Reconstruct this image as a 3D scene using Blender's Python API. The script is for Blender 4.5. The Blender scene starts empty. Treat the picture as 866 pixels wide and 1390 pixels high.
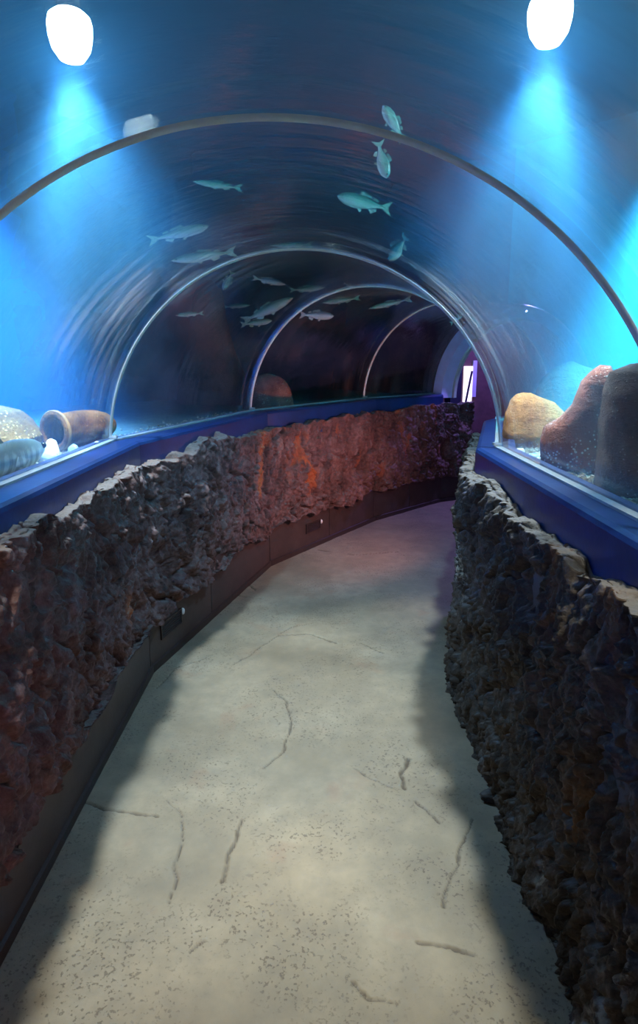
import bpy, bmesh, math, random
import numpy as np
from mathutils import Vector, Matrix, Euler

# ------------------------------------------------------------------ camera / world / exposure
SC = bpy.context.scene
COL = SC.collection
EYE = 1.80
PITCH = math.radians(10.8)
FPX = 867.0
cam = bpy.data.cameras.new('camera')
cam_ob = bpy.data.objects.new('camera', cam)
COL.objects.link(cam_ob)
cam_ob.location = (0, 0, EYE)
cam_ob.rotation_euler = (math.radians(90) - PITCH, 0, 0)
cam.sensor_fit = 'VERTICAL'
cam.sensor_height = 36.0
cam.lens = 36.0 * FPX / 1390.0
cam.shift_y = -45.0 / 1390.0
cam.clip_start = 0.02
cam.clip_end = 100
SC.camera = cam_ob

world = bpy.data.worlds.new('world')
SC.world = world
world.use_nodes = True
world.node_tree.nodes['Background'].inputs[0].default_value = (0.10, 0.12, 0.2, 1)
world.node_tree.nodes['Background'].inputs[1].default_value = 0.02

vs = SC.view_settings
vs.view_transform = 'Standard'
vs.look = 'None'
vs.gamma = 1
vs.exposure = 0.0
vs.use_curve_mapping = False
SC.cycles.transparent_max_bounces = 32
SC.cycles.max_bounces = 8
SC.cycles.volume_bounces = 0

# lamps of the tank: x, y, z, power, cone in degrees, tilt(x,y) in degrees, colour
WHITE_BLUE = (1.0, 0.92, 0.82)
FLOOD = (0.42, 0.68, 1.0)
PINK = (1.0, 0.40, 0.36)
PURPLE = (0.36, 0.25, 1.0)
BLUE = (0.10, 0.36, 1.0)
CYAN = (0.22, 0.82, 1.0)
LAMP_ROW = [   # row above the path: the beams that fall through the acrylic onto the floor
    (-1.05, 3.0, 3.10), (0.97, 3.0, 3.16),
    (-1.05, 1.0, 3.10), (0.97, 1.0, 3.16),
    (-1.05, -1.0, 3.10), (0.97, -1.0, 3.16)]
ROW_POWER = 330
FLOOD_POWER = 380
GLOW_POWER = 30
CORE_POWER = 1500
LAMP_SIDE = [  # x, y, z, power, colour, tilt
    (-2.12, 3.75, 3.35, 5200, BLUE, 8),
    (-2.35, 1.2, 3.35, 4500, BLUE, 8),
    (2.05, 3.8, 3.35, 9000, CYAN, -12),
    (1.95, 1.7, 3.35, 3000, CYAN, -14)]

# ------------------------------------------------------------------ path of the tunnel
PTS = [(-.113, -2.6), (-.113, 1.55), (-.113, 3.325), (.361, 5.02), (1.295, 6.43), (2.06, 7.21), (3.42, 7.99)]
PTS = [np.array(p) for p in PTS]
DIRS = [(PTS[i+1]-PTS[i])/np.linalg.norm(PTS[i+1]-PTS[i]) for i in range(len(PTS)-1)]
MIT = []
for i in range(len(PTS)):
    a = DIRS[max(i-1, 0)]; b = DIRS[min(i, len(DIRS)-1)]
    t = a+b; t = t/np.linalg.norm(t)
    r = np.array([t[1], -t[0]])
    m = 1/float(np.dot(t, b))
    MIT.append(r*m)
SL = [0.0]
for i in range(len(PTS)-1):
    SL.append(SL[-1]+float(np.linalg.norm(PTS[i+1]-PTS[i])))
SL = np.array(SL)
S1, S2, S3, S4, S5, S6 = SL[1:7]
S0 = 0.3
R = 1.03
ZC = 1.30
ZL = 1.35           # top of the ledge
ZB = 1.30           # tank bed
ZW = 3.65           # water level
PA = np.array(PTS); MA = np.array(MIT)

def path_xy(s, u):
    """s along, u across (right positive); arrays broadcast -> x, y"""
    s, u = np.broadcast_arrays(np.asarray(s, float), np.asarray(u, float))
    i = np.clip(np.searchsorted(SL, s, side='right')-1, 0, len(SL)-2)
    f = (s-SL[i])/(SL[i+1]-SL[i])
    x = (PA[i, 0]+u*MA[i, 0])*(1-f) + (PA[i+1, 0]+u*MA[i+1, 0])*f
    y = (PA[i, 1]+u*MA[i, 1])*(1-f) + (PA[i+1, 1]+u*MA[i+1, 1])*f
    return x, y

def P3(s, u, z):
    x, y = path_xy(s, u)
    return Vector((float(x), float(y), z))

def seg_dir(s):
    i = int(np.clip(np.searchsorted(SL, s, side='right')-1, 0, len(SL)-2))
    return DIRS[i]

def ray(px, py):
    a = (px-433)/FPX; b = (650-py)/FPX
    return np.array([a, math.cos(PITCH)+b*math.sin(PITCH), -math.sin(PITCH)+b*math.cos(PITCH)])
def at_y(px, py, Y):
    d = ray(px, py); d = d*Y/d[1]
    return Vector((d[0], d[1], d[2]+EYE))
def at_z(px, py, z):
    d = ray(px, py); d = d*(z-EYE)/d[2]
    return Vector((d[0], d[1], d[2]+EYE))

# ------------------------------------------------------------------ numpy noise
def _hash(ix, iy, iz, seed):
    h = (ix*374761393 + iy*668265263 + iz*2147483647 + seed*974634777) & 0xffffffff
    h = ((h ^ (h >> 13))*1274126177) & 0xffffffff
    h = ((h ^ (h >> 16))*2246822519) & 0xffffffff
    return ((h ^ (h >> 15)) & 0xffffff)/float(0xffffff)

def noise3(x, y, z, seed=0):
    x, y, z = np.broadcast_arrays(np.asarray(x, float), np.asarray(y, float), np.asarray(z, float))
    ix = np.floor(x).astype(np.int64); iy = np.floor(y).astype(np.int64); iz = np.floor(z).astype(np.int64)
    fx = x-ix; fy = y-iy; fz = z-iz
    sx = fx*fx*fx*(fx*(fx*6-15)+10); sy = fy*fy*fy*(fy*(fy*6-15)+10); sz = fz*fz*fz*(fz*(fz*6-15)+10)
    out = 0
    for dx in (0, 1):
        for dy in (0, 1):
            for dz in (0, 1):
                w = (sx if dx else 1-sx)*(sy if dy else 1-sy)*(sz if dz else 1-sz)
                out = out + w*_hash(ix+dx, iy+dy, iz+dz, seed)
    return out*2-1

def fbm(x, y, z, oct=4, seed=0, ridged=False):
    a = 1.0; t = 0; n = 0
    for o in range(oct):
        v = noise3(x, y, z, seed+o*17)
        if ridged: v = 1-2*np.abs(v)
        t = t+a*v; n += a
        a *= .5; x = x*2.03; y = y*2.03; z = z*2.03
    return t/n

def facets(x, y, seed=0, tilt=1.0):
    """broken-rock facets: every Worley cell is a tilted plane"""
    ix = np.floor(x).astype(np.int64); iy = np.floor(y).astype(np.int64)
    best = np.full(x.shape, 9.0); second = np.full(x.shape, 9.0); val = np.zeros(x.shape)
    for dx in (-1, 0, 1):
        for dy in (-1, 0, 1):
            cx = ix+dx; cy = iy+dy
            px = cx+_hash(cx, cy, cx*0, seed); py = cy+_hash(cx, cy, cx*0+1, seed)
            d = np.hypot(x-px, y-py)
            h = _hash(cx, cy, cx*0+2, seed)*2-1
            tx = _hash(cx, cy, cx*0+3, seed)*2-1; ty = _hash(cx, cy, cx*0+4, seed)*2-1
            v = h+tilt*(tx*(x-px)+ty*(y-py))
            nb = d < best
            second = np.where(nb, best, np.minimum(second, d))
            val = np.where(nb, v, val)
            best = np.where(nb, d, best)
    return val, second-best

# ------------------------------------------------------------------ mesh helpers
def link(ob, parent=None):
    COL.objects.link(ob)
    if parent is not None: ob.parent = parent
    return ob

def grid_obj(name, pts, mat, parent=None, attr=None, smooth=True, close_u=False, close_v=False, flip=False):
    """pts (n, m, 3) -> quad grid object"""
    n, m = pts.shape[:2]
    me = bpy.data.meshes.new(name)
    idx = np.arange(n*m).reshape(n, m)
    a = idx; 
    if close_u: a = np.vstack([a, a[:1]])
    if close_v: a = np.hstack([a, a[:, :1]])
    q = np.stack([a[:-1, :-1], a[1:, :-1], a[1:, 1:], a[:-1, 1:]], -1).reshape(-1, 4)
    if flip: q = q[:, ::-1]
    me.vertices.add(n*m)
    me.vertices.foreach_set('co', np.ascontiguousarray(pts, dtype=np.float32).ravel())
    me.loops.add(q.size)
    me.loops.foreach_set('vertex_index', np.ascontiguousarray(q, dtype=np.int32).ravel())
    me.polygons.add(len(q))
    me.polygons.foreach_set('loop_start', np.arange(0, q.size, 4, dtype=np.int32))
    me.polygons.foreach_set('loop_total', np.full(len(q), 4, dtype=np.int32))
    me.polygons.foreach_set('use_smooth', np.full(len(q), smooth))
    if attr is not None:
        at = me.attributes.new('mark', 'FLOAT', 'POINT')
        at.data.foreach_set('value', np.ascontiguousarray(attr, dtype=np.float32).ravel())
    me.update(calc_edges=True)
    me.materials.append(mat)
    return link(bpy.data.objects.new(name, me), parent)

def bm_obj(name, bm, mat, parent=None, smooth=False):
    me = bpy.data.meshes.new(name)
    bmesh.ops.recalc_face_normals(bm, faces=bm.faces[:])
    bm.to_mesh(me); bm.free()
    for p in me.polygons: p.use_smooth = smooth
    for mm in (mat if isinstance(mat, (list, tuple)) else [mat]): me.materials.append(mm)
    return link(bpy.data.objects.new(name, me), parent)

def loft(name, section, s_list, mat, parent=None, smooth=False, caps=True, flip=False):
    """closed section [(u, z)...] lofted along the path -> closed solid"""
    bm = bmesh.new()
    rows = []
    for s in s_list:
        rows.append([bm.verts.new(P3(s, u, z)) for u, z in section])
    n = len(section)
    for i in range(len(rows)-1):
        for j in range(n):
            k = (j+1) % n
            bm.faces.new((rows[i][j], rows[i][k], rows[i+1][k], rows[i+1][j]))
    if caps:
        bm.faces.new(rows[0]); bm.faces.new(rows[-1][::-1])
    return bm_obj(name, bm, mat, parent, smooth)

def box_bm(bm, x0, x1, y0, y1, z0, z1, mtx=None):
    v = [bm.verts.new((x, y, z)) for x in (x0, x1) for y in (y0, y1) for z in (z0, z1)]
    for f in ((0, 1, 3, 2), (4, 6, 7, 5), (0, 4, 5, 1), (2, 3, 7, 6), (0, 2, 6, 4), (1, 5, 7, 3)):
        bm.faces.new([v[i] for i in f])
    if mtx is not None:
        bmesh.ops.transform(bm, matrix=mtx, verts=v)
    return v

def lathe_bm(bm, prof, n=32, mtx=None, cap0=False, cap1=False):
    """prof: (r, z) list, around Z"""
    rows = []
    for r, z in prof:
        rows.append([bm.verts.new((r*math.cos(2*math.pi*k/n), r*math.sin(2*math.pi*k/n), z)) for k in range(n)])
    for i in range(len(rows)-1):
        for k in range(n):
            l = (k+1) % n
            bm.faces.new((rows[i][k], rows[i][l], rows[i+1][l], rows[i+1][k]))
    if cap0: bm.faces.new(rows[0][::-1])
    if cap1: bm.faces.new(rows[-1])
    vs_ = [v for r_ in rows for v in r_]
    if mtx is not None: bmesh.ops.transform(bm, matrix=mtx, verts=vs_)
    return vs_

def struct(o): 
    o['kind'] = 'structure'; return o
def tag(o, label, cat, group=None):
    o['label'] = label; o['category'] = cat
    if group: o['group'] = group
    return o
def empty(name, loc, rot=(0, 0, 0)):
    o = bpy.data.objects.new(name, None); o.location = loc; o.rotation_euler = rot
    o.empty_display_size = .05
    return link(o)

# ------------------------------------------------------------------ materials
class NT:
    def __init__(self, name):
        self.m = bpy.data.materials.new(name); self.m.use_nodes = True
        self.t = self.m.node_tree; self.t.nodes.clear()
        self.out = self.t.nodes.new('ShaderNodeOutputMaterial')
    def n(self, typ, **kw):
        nd = self.t.nodes.new(typ)
        for k, v in kw.items():
            if k.startswith('i_'):
                nd.inputs[k[2:].replace('_', ' ')].default_value = v
            else: setattr(nd, k, v)
        return nd
    def l(self, a, b): self.t.links.new(a, b)
    def coord(self, scale=(1, 1, 1), kind='Object'):
        tc = self.n('ShaderNodeTexCoord'); mp = self.n('ShaderNodeMapping')
        mp.inputs['Scale'].default_value = scale
        self.l(tc.outputs[kind], mp.inputs['Vector'])
        return mp.outputs['Vector']
    def noise(self, vec, scale, detail=4, rough=.55, dist=0.0):
        nd = self.n('ShaderNodeTexNoise'); nd.inputs['Scale'].default_value = scale
        nd.inputs['Detail'].default_value = detail; nd.inputs['Roughness'].default_value = rough
        nd.inputs['Distortion'].default_value = dist
        self.l(vec, nd.inputs['Vector']); return nd.outputs['Fac']
    def ramp(self, fac, stops, interp='LINEAR'):
        nd = self.n('ShaderNodeValToRGB'); nd.color_ramp.interpolation = interp
        e = nd.color_ramp.elements
        while len(e) < len(stops): e.new(.5)
        for el, (p, c) in zip(e, stops):
            el.position = p; el.color = (*c, 1) if len(c) == 3 else c
        self.l(fac, nd.inputs['Fac']); return nd.outputs['Color']
    def mix(self, fac, a, b, blend='MIX'):
        nd = self.n('ShaderNodeMix', data_type='RGBA', blend_type=blend)
        for sock, v in ((nd.inputs[0], fac), (nd.inputs[6], a), (nd.inputs[7], b)):
            if hasattr(v, 'is_linked'): self.l(v, sock)
            elif isinstance(v, (int, float)): sock.default_value = v
            else: sock.default_value = (*v, 1)
        return nd.outputs[2]
    def math(self, op, a, b=0.0):
        nd = self.n('ShaderNodeMath', operation=op)
        for sock, v in ((nd.inputs[0], a), (nd.inputs[1], b)):
            if hasattr(v, 'is_linked'): self.l(v, sock)
            else: sock.default_value = v
        return nd.outputs[0]
    def bsdf(self, col, rough=.6, bump=None, bstr=.3, bdist=.01, spec=.5, metal=0.0):
        b = self.n('ShaderNodeBsdfPrincipled')
        if hasattr(col, 'is_linked'): self.l(col, b.inputs['Base Color'])
        else: b.inputs['Base Color'].default_value = (*col, 1)
        if hasattr(rough, 'is_linked'): self.l(rough, b.inputs['Roughness'])
        else: b.inputs['Roughness'].default_value = rough
        b.inputs['Specular IOR Level'].default_value = spec
        b.inputs['Metallic'].default_value = metal
        if bump is not None:
            bp = self.n('ShaderNodeBump'); bp.inputs['Strength'].default_value = bstr
            bp.inputs['Distance'].default_value = bdist
            self.l(bump, bp.inputs['Height']); self.l(bp.outputs['Normal'], b.inputs['Normal'])
        self.l(b.outputs['BSDF'], self.out.inputs['Surface'])
        return self.m

def m_rockwall(name, dark, mid, light, rust, lime):
    t = NT(name); v = t.coord((1, 1, .55))
    v1 = t.coord()
    a = t.noise(v, 5.5, 8, .62); b = t.noise(v1, 34, 6, .6); c = t.noise(t.coord((1, 1, .35)), 3.1, 4, .5, .6)
    d = t.noise(t.coord((1, 1, .5)), 2.3, 5, .55)
    s = t.math('ADD', t.math('MULTIPLY', a, .65), t.math('MULTIPLY', b, .35))
    col = t.ramp(s, [(.34, dark), (.5, mid), (.68, light)])
    col = t.mix(t.ramp(c, [(.60, (0, 0, 0)), (.70, (1, 1, 1))]), col, rust)
    lm = t.math('MULTIPLY', t.ramp(d, [(.63, (0, 0, 0)), (.70, (1, 1, 1))]), t.ramp(b, [(.45, (0, 0, 0)), (.6, (1, 1, 1))]))
    col = t.mix(lm, col, lime)
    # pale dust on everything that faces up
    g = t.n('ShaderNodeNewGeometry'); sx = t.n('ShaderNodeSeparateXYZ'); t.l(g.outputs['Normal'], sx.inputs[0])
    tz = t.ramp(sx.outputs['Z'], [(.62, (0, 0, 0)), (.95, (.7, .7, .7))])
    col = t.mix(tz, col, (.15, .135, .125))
    h = t.math('ADD', t.math('MULTIPLY', b, .6), t.math('MULTIPLY', t.noise(v1, 90, 4, .6), .4))
    return t.bsdf(col, .72, h, .9, .012, .35)

def m_floor():
    t = NT('floor_concrete'); v = t.coord()
    a = t.noise(v, 1.6, 5, .6); b = t.noise(v, 9, 6, .65); c = t.noise(v, 55, 4, .6)
    col = t.ramp(a, [(.3, (.17, .135, .09)), (.55, (.245, .20, .137)), (.75, (.28, .24, .175))])
    col = t.mix(t.math('MULTIPLY', t.ramp(b, [(.38, (0, 0, 0)), (.66, (1, 1, 1))]), .55), col, (.155, .128, .095))
    pit = t.ramp(t.noise(v, 85, 3, .55), [(.585, (0, 0, 0)), (.63, (1, 1, 1))])
    pm = t.math('MULTIPLY', pit, t.ramp(t.noise(v, 2.2, 3, .5), [(.40, (0, 0, 0)), (.56, (1, 1, 1))]))
    col = t.mix(t.math('MULTIPLY', pm, .6), col, (.07, .05, .035))
    col = t.mix(t.math('MULTIPLY', t.ramp(t.noise(v, 3.3, 5, .6, .5), [(.60, (0, 0, 0)), (.72, (1, 1, 1))]), .5), col, (.22, .13, .085))
    at = t.n('ShaderNodeAttribute', attribute_name='mark')
    col = t.mix(at.outputs['Fac'], col, (.05, .035, .025))
    h = t.math('SUBTRACT', t.math('ADD', b, t.math('MULTIPLY', c, .5)), t.math('MULTIPLY', pm, .6))
    return t.bsdf(col, .62, h, .45, .006, .3)

def m_plain(name, col, rough=.5, var=.25, scale=12, bstr=.15, metal=0.0, spec=.5, bdist=.004):
    t = NT(name); v = t.coord()
    a = t.noise(v, scale, 5, .6)
    c2 = tuple(x*(1-var) for x in col)
    cc = t.ramp(a, [(.3, c2), (.7, col)])
    return t.bsdf(cc, rough, t.noise(v, scale*6, 3, .5), bstr, bdist, spec, metal)

def m_speckle(name, dark, mid, spk, scale=30, amount=.12, rough=.8, nscale=4):
    t = NT(name); v = t.coord()
    a = t.noise(v, nscale, 7, .65)
    col = t.ramp(a, [(.32, dark), (.62, mid)])
    vo = t.n('ShaderNodeTexVoronoi'); vo.inputs['Scale'].default_value = scale; t.l(v, vo.inputs['Vector'])
    vo.inputs['Randomness'].default_value = 1.0
    dm = t.ramp(vo.outputs['Distance'], [(amount, (1, 1, 1)), (amount+.12, (0, 0, 0))])
    patch = t.ramp(t.noise(v, nscale*.8, 3, .5), [(.42, (0, 0, 0)), (.58, (1, 1, 1))])
    col = t.mix(t.math('MULTIPLY', dm, patch), col, spk)
    h = t.math('ADD', t.noise(v, nscale*8, 6, .65), t.math('MULTIPLY', dm, .4))
    h = t.math('ADD', h, t.math('MULTIPLY', t.noise(t.coord((1, 1, 3)), nscale*2.2, 6, .7, .8), 1.2))
    return t.bsdf(col, rough, h, .9, .014, .3)

REFL_STREAK = .065
def m_acrylic():
    t = NT('acrylic')
    fr = t.n('ShaderNodeFresnel')
    ge = t.n('ShaderNodeNewGeometry')          # same reflectance from both sides: the sheet does not bend light
    t.l(t.math('ADD', t.math('MULTIPLY', ge.outputs['Backfacing'], 1/1.42-1.42), 1.42), fr.inputs['IOR'])
    gl = t.n('ShaderNodeBsdfGlossy'); gl.inputs['Roughness'].default_value = 0.03
    gl.inputs['Color'].default_value = (.9, .95, 1, 1)
    # faint wavy polishing marks running round the arch
    nz = t.noise(t.coord((1.5, 7, 1.5)), 3, 3, .5)
    bp = t.n('ShaderNodeBump'); bp.inputs['Strength'].default_value = .10; bp.inputs['Distance'].default_value = .02
    t.l(nz, bp.inputs['Height']); t.l(bp.outputs['Normal'], gl.inputs['Normal'])
    tr = t.n('ShaderNodeBsdfTransparent'); tr.inputs['Color'].default_value = (.97, .985, .99, 1)
    mx = t.n('ShaderNodeMixShader')
    t.l(fr.outputs['Fac'], mx.inputs['Fac']); t.l(tr.outputs['BSDF'], mx.inputs[1]); t.l(gl.outputs['BSDF'], mx.inputs[2])
    # brownish streaks following the arch: rock reflections painted into the sheet
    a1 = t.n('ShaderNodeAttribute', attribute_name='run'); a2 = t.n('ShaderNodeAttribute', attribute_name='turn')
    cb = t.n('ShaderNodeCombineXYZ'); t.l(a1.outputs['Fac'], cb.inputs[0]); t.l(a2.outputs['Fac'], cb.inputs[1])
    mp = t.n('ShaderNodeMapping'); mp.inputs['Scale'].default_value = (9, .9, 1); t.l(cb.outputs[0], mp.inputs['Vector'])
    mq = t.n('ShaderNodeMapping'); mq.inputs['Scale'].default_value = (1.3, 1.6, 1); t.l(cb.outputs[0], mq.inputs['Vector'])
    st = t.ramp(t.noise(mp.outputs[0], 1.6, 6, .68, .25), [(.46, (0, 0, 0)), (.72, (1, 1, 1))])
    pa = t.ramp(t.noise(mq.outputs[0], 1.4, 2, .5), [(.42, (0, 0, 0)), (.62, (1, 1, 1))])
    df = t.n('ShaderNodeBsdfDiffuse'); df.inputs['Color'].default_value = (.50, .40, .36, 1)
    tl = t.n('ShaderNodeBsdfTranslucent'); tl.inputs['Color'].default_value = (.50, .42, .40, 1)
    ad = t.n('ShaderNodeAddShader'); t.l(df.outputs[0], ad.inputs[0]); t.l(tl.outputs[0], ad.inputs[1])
    m2 = t.n('ShaderNodeMixShader'); t.l(t.math('MULTIPLY', t.math('MULTIPLY', st, pa), REFL_STREAK), m2.inputs['Fac'])
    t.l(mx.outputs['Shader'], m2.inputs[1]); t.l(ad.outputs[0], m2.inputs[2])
    t.l(m2.outputs['Shader'], t.out.inputs['Surface'])
    return t.m

def m_water():
    t = NT('tank_water')
    sc = t.n('ShaderNodeVolumeScatter'); sc.inputs['Color'].default_value = (.12, .52, 1.0, 1)
    sc.inputs['Density'].default_value = .20; sc.inputs['Anisotropy'].default_value = .25
    ab = t.n('ShaderNodeVolumeAbsorption'); ab.inputs['Color'].default_value = (.22, .68, .90, 1)
    ab.inputs['Density'].default_value = .28
    ad = t.n('ShaderNodeAddShader')
    t.l(sc.outputs[0], ad.inputs[0]); t.l(ab.outputs[0], ad.inputs[1]); t.l(ad.outputs[0], t.out.inputs['Volume'])
    return t.m

def m_emit(name, col, strength):
    t = NT(name); e = t.n('ShaderNodeEmission'); e.inputs['Color'].default_value = (*col, 1)
    e.inputs['Strength'].default_value = strength
    t.l(e.outputs[0], t.out.inputs['Surface']); return t.m

M = {}
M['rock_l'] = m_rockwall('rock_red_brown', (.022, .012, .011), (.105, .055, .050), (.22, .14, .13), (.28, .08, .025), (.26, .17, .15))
M['rock_r'] = m_rockwall('rock_brown_shaded', (.014, .010, .008), (.055, .040, .030), (.12, .092, .075), (.13, .06, .02), (.42, .38, .31))  # same rock as the left wall, its shade put into a darker colour
M['floor'] = m_floor()
M['ledge'] = m_plain('ledge_blue', (.008, .030, .125), .36, .35, 7, .12)
M['seal'] = m_plain('seal_white', (.30, .33, .34), .5, .2, 30)
M['plinth'] = m_plain('plinth_brown', (.055, .036, .032), .6, .4, 6, .2)
M['plinth_d'] = m_plain('vent_brown', (.035, .022, .020), .5, .3, 20)
M['knob'] = m_plain('knob_white', (.8, .8, .78), .4, .1, 40)
M['ring'] = m_plain('ring_grey', (.50, .50, .48), .45, .15, 25)
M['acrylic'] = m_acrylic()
M['water'] = m_water()
M['tank_blue'] = m_plain('tank_wall_blue', (.02, .13, .46), .8, .35, 1.2, .3, bdist=.02)
M['tank_cyan'] = m_plain('tank_wall_cyan', (.04, .36, .50), .8, .30, 1.2, .3, bdist=.02)
M['tank_rock'] = m_rockwall('tank_rock', (.012, .010, .010), (.05, .035, .03), (.10, .075, .065), (.08, .04, .03), (.10, .09, .08))
M['tank_dark'] = m_plain('tank_ceiling_dark', (.02, .025, .035), .8, .4, 2, .3)
M['core'] = m_plain('wall_concrete', (.10, .09, .085), .9, .3, 6)
M['sand'] = m_plain('sand_dark', (.16, .17, .12), .9, .5, 14, .6, bdist=.01)
M['purple'] = m_plain('portal_lilac', (.66, .60, .92), .5, .2, 6, .15)
M['navy'] = m_plain('exit_navy', (.012, .010, .05), .6, .3, 5)
M['redbrown'] = m_plain('exit_red_brown', (.11, .05, .06), .7, .4, 9, .4)
M['housing'] = m_plain('lamp_metal', (.06, .06, .065), .4, .2, 20, metal=.6)
M['bulb'] = m_emit('lamp_lens', (.82, .93, 1.0), 16)

# ------------------------------------------------------------------ floor with carved cracks
CRACKS = [
    ([(115, 1090), (150, 1097), (185, 1103), (210, 1108)], .009),
    ([(228, 1085), (245, 1105), (248, 1140), (240, 1165), (232, 1225)], .005),
    ([(328, 1110), (318, 1140), (308, 1165), (303, 1195)], .008),
    ([(355, 1040), (385, 1020), (395, 985), (388, 950), (370, 935)], .006),
    ([(556, 1027), (542, 1050), (550, 1070)], .013),
    ([(562, 1085), (580, 1100), (594, 1115)], .009),
    ([(640, 1110), (625, 1160), (605, 1200), (600, 1230)], .006),
    ([(570, 1280), (610, 1284), (645, 1292)], .008),
    ([(380, 862), (420, 860), (455, 872)], .012),
    ([(490, 872), (520, 886)], .009),
    ([(318, 900), (350, 880), (395, 850), (425, 845)], .006),
    ([(210, 935), (240, 905), (290, 888)], .005),
    ([(430, 745), (480, 752), (540, 748)], .010),
    ([(300, 805), (355, 812)], .010),
    ([(335, 790), (345, 800)], .010),
    ([(480, 1040), (520, 1062), (540, 1072)], .005),
    ([(255, 1290), (280, 1272)], .006),
    ([(480, 1330), (500, 1352), (540, 1360)], .006)]

def build_floor():
    ss = np.concatenate([np.arange(1.2, 3.7, .02), np.arange(3.7, S2+.3, .0062), np.arange(S2+.3, S3, .010), np.arange(S3, S6, .02)])
    uu = np.arange(-.95, .951, .0062)
    S, U = np.meshgrid(ss, uu, indexing='ij')
    X, Y = path_xy(S, U)
    wx = X+.014*fbm(X*14, Y*14, 0, 3, 5); wy = Y+.014*fbm(X*14, Y*14, 3, 3, 6)
    mark = np.zeros(X.shape)
    for poly, w in CRACKS:
        q = [at_z(px, py, 0) for px, py in poly]
        for a, b in zip(q[:-1], q[1:]):
            ax, ay, bx, by = a.x, a.y, b.x, b.y
            lo_x, hi_x, lo_y, hi_y = min(ax, bx)-.08, max(ax, bx)+.08, min(ay, by)-.08, max(ay, by)+.08
            msk = (X > lo_x) & (X < hi_x) & (Y > lo_y) & (Y < hi_y)
            if not msk.any(): continue
            px_, py_ = wx[msk], wy[msk]
            L2 = (bx-ax)**2+(by-ay)**2
            tt = np.clip(((px_-ax)*(bx-ax)+(py_-ay)*(by-ay))/L2, 0, 1)
            d = np.hypot(px_-(ax+tt*(bx-ax)), py_-(ay+tt*(by-ay)))
            ww = w*(.55+.6*np.abs(noise3(px_*30, py_*30, 1, 9)))
            ww = ww*.75
            mark[msk] = np.maximum(mark[msk], np.clip(1.25-d/ww, 0, 1))
    Z = .006*fbm(X*1.3, Y*1.3, 0, 3, 11)+.002*fbm(X*12, Y*12, 0, 3, 12)-.012*mark
    o = grid_obj('floor', np.stack([X, Y, Z-.006], -1), M['floor'], attr=np.clip(mark*.9, 0, 1), flip=True)
    struct(o)
build_floor()

# ------------------------------------------------------------------ rock clad side walls
def rock_wall(name, sgn, s0, s1, u_face, z_bot, z_top, u_back, mat, seed, ds=.009, dz=.009):
    ss = np.arange(s0, s1, ds)
    hgt = z_top-z_bot
    nb, nf, nt = 8, int(hgt/dz), 18
    prof = []
    for k in range(nb): f = k/nb; prof.append((u_back+(u_face-u_back)*f, 0.0, -1.0*(1-f)*.0, f))
    P = []
    dep = u_back-u_face
    for k in range(nb): P.append((dep*(1-k/nb), 0.0, 0.0, -.25, k/nb))
    for k in range(nf): P.append((0.0, k/nf, 1.0, 0.0, 1.0))
    for k in range(nt+1):
        f = k/nt; a = f*math.pi/2
        P.append((dep*f, 1.0, math.cos(a), math.sin(a), 1.0 if f < .8 else (1-f)/.2))
    P = np.array(P)
    v_arc = np.concatenate([-(nb-np.arange(nb))/nb*dep, np.arange(nf)/nf*hgt, hgt+np.arange(nt+1)/nt*dep])
    S, V = np.meshgrid(ss, v_arc, indexing='ij')
    ONE = np.ones_like(S)
    dpt = ONE*P[:, 0]; hh = ONE*P[:, 1]; no = ONE*P[:, 2]; nz = ONE*P[:, 3]; am = ONE*P[:, 4]
    # relief
    wS = S+.05*fbm(S*5, V*5, 0, 3, seed+1); wV = V+.05*fbm(S*5, V*5, 7, 3, seed+2)
    f1, e1 = facets(wS*6.5, wV*4.2, seed+3, 1.3)
    f2, e2 = facets(wS*17, wV*12, seed+4, 1.3)
    f3, e3 = facets(wS*42, wV*33, seed+5, 1.2)
    big = fbm(S*1.4, V*1.6, 3, 3, seed+6)
    rid = fbm(S*5.5, V*2.6, 1, 4, seed+7, True)
    cav = np.clip(fbm(S*4.0, V*3.0, 5, 3, seed+8)-.22, 0, 1)
    fc, ec = facets(wS*4.6+.25*noise3(S*9, V*9, 2, seed+20), wV*1.5, seed+13, 1.0)
    r2 = fbm(S*24, V*17, 2, 3, seed+14, True); r3 = fbm(S*60, V*48, 4, 2, seed+15)
    disp = .045*big+.016*f1+.012*f2+.008*f3+.013*rid+.010*r2+.006*r3-.14*cav-.012*np.exp(-(e1/.04)**2)-.012*np.exp(-(e2/.07)**2)-.045*np.exp(-(ec/.06)**2)
    disp = np.clip(disp, -.10, .085)*(1-.45*np.clip((V-hgt+.05)/.06, 0, 1))
    topw = .045*fbm(ss*1.8, 0*ss, 0, 2, seed+9)+.035*fbm(ss*9, 0*ss, 4, 3, seed+10)
    botw = .05*fbm(ss*2.4, 0*ss, 2, 3, seed+11)+.02*noise3(ss*12, 0*ss, 2, seed+12)
    ztop = z_top(ss) if callable(z_top) else z_top
    Z = z_bot+hh*hgt+hh*topw[:, None]+(1-hh)*(botw[:, None] if z_bot > .1 else 0)
    U = sgn*(u_face+dpt-no*disp*am)
    Z = Z+nz*disp*am*.8
    if z_bot < .1:
        Z = np.maximum(Z, -.02)
    X, Y = path_xy(S, U)
    o = grid_obj(name, np.stack([X, Y, Z], -1), mat, flip=(sgn > 0))
    return struct(o)

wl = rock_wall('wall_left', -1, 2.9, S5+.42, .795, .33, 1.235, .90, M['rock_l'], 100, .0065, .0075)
wr = rock_wall('wall_right', 1, 3.6, S3+.3, .835, -.01, 1.215, .90, M['rock_r'], 300, .0055, .0075)
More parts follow.
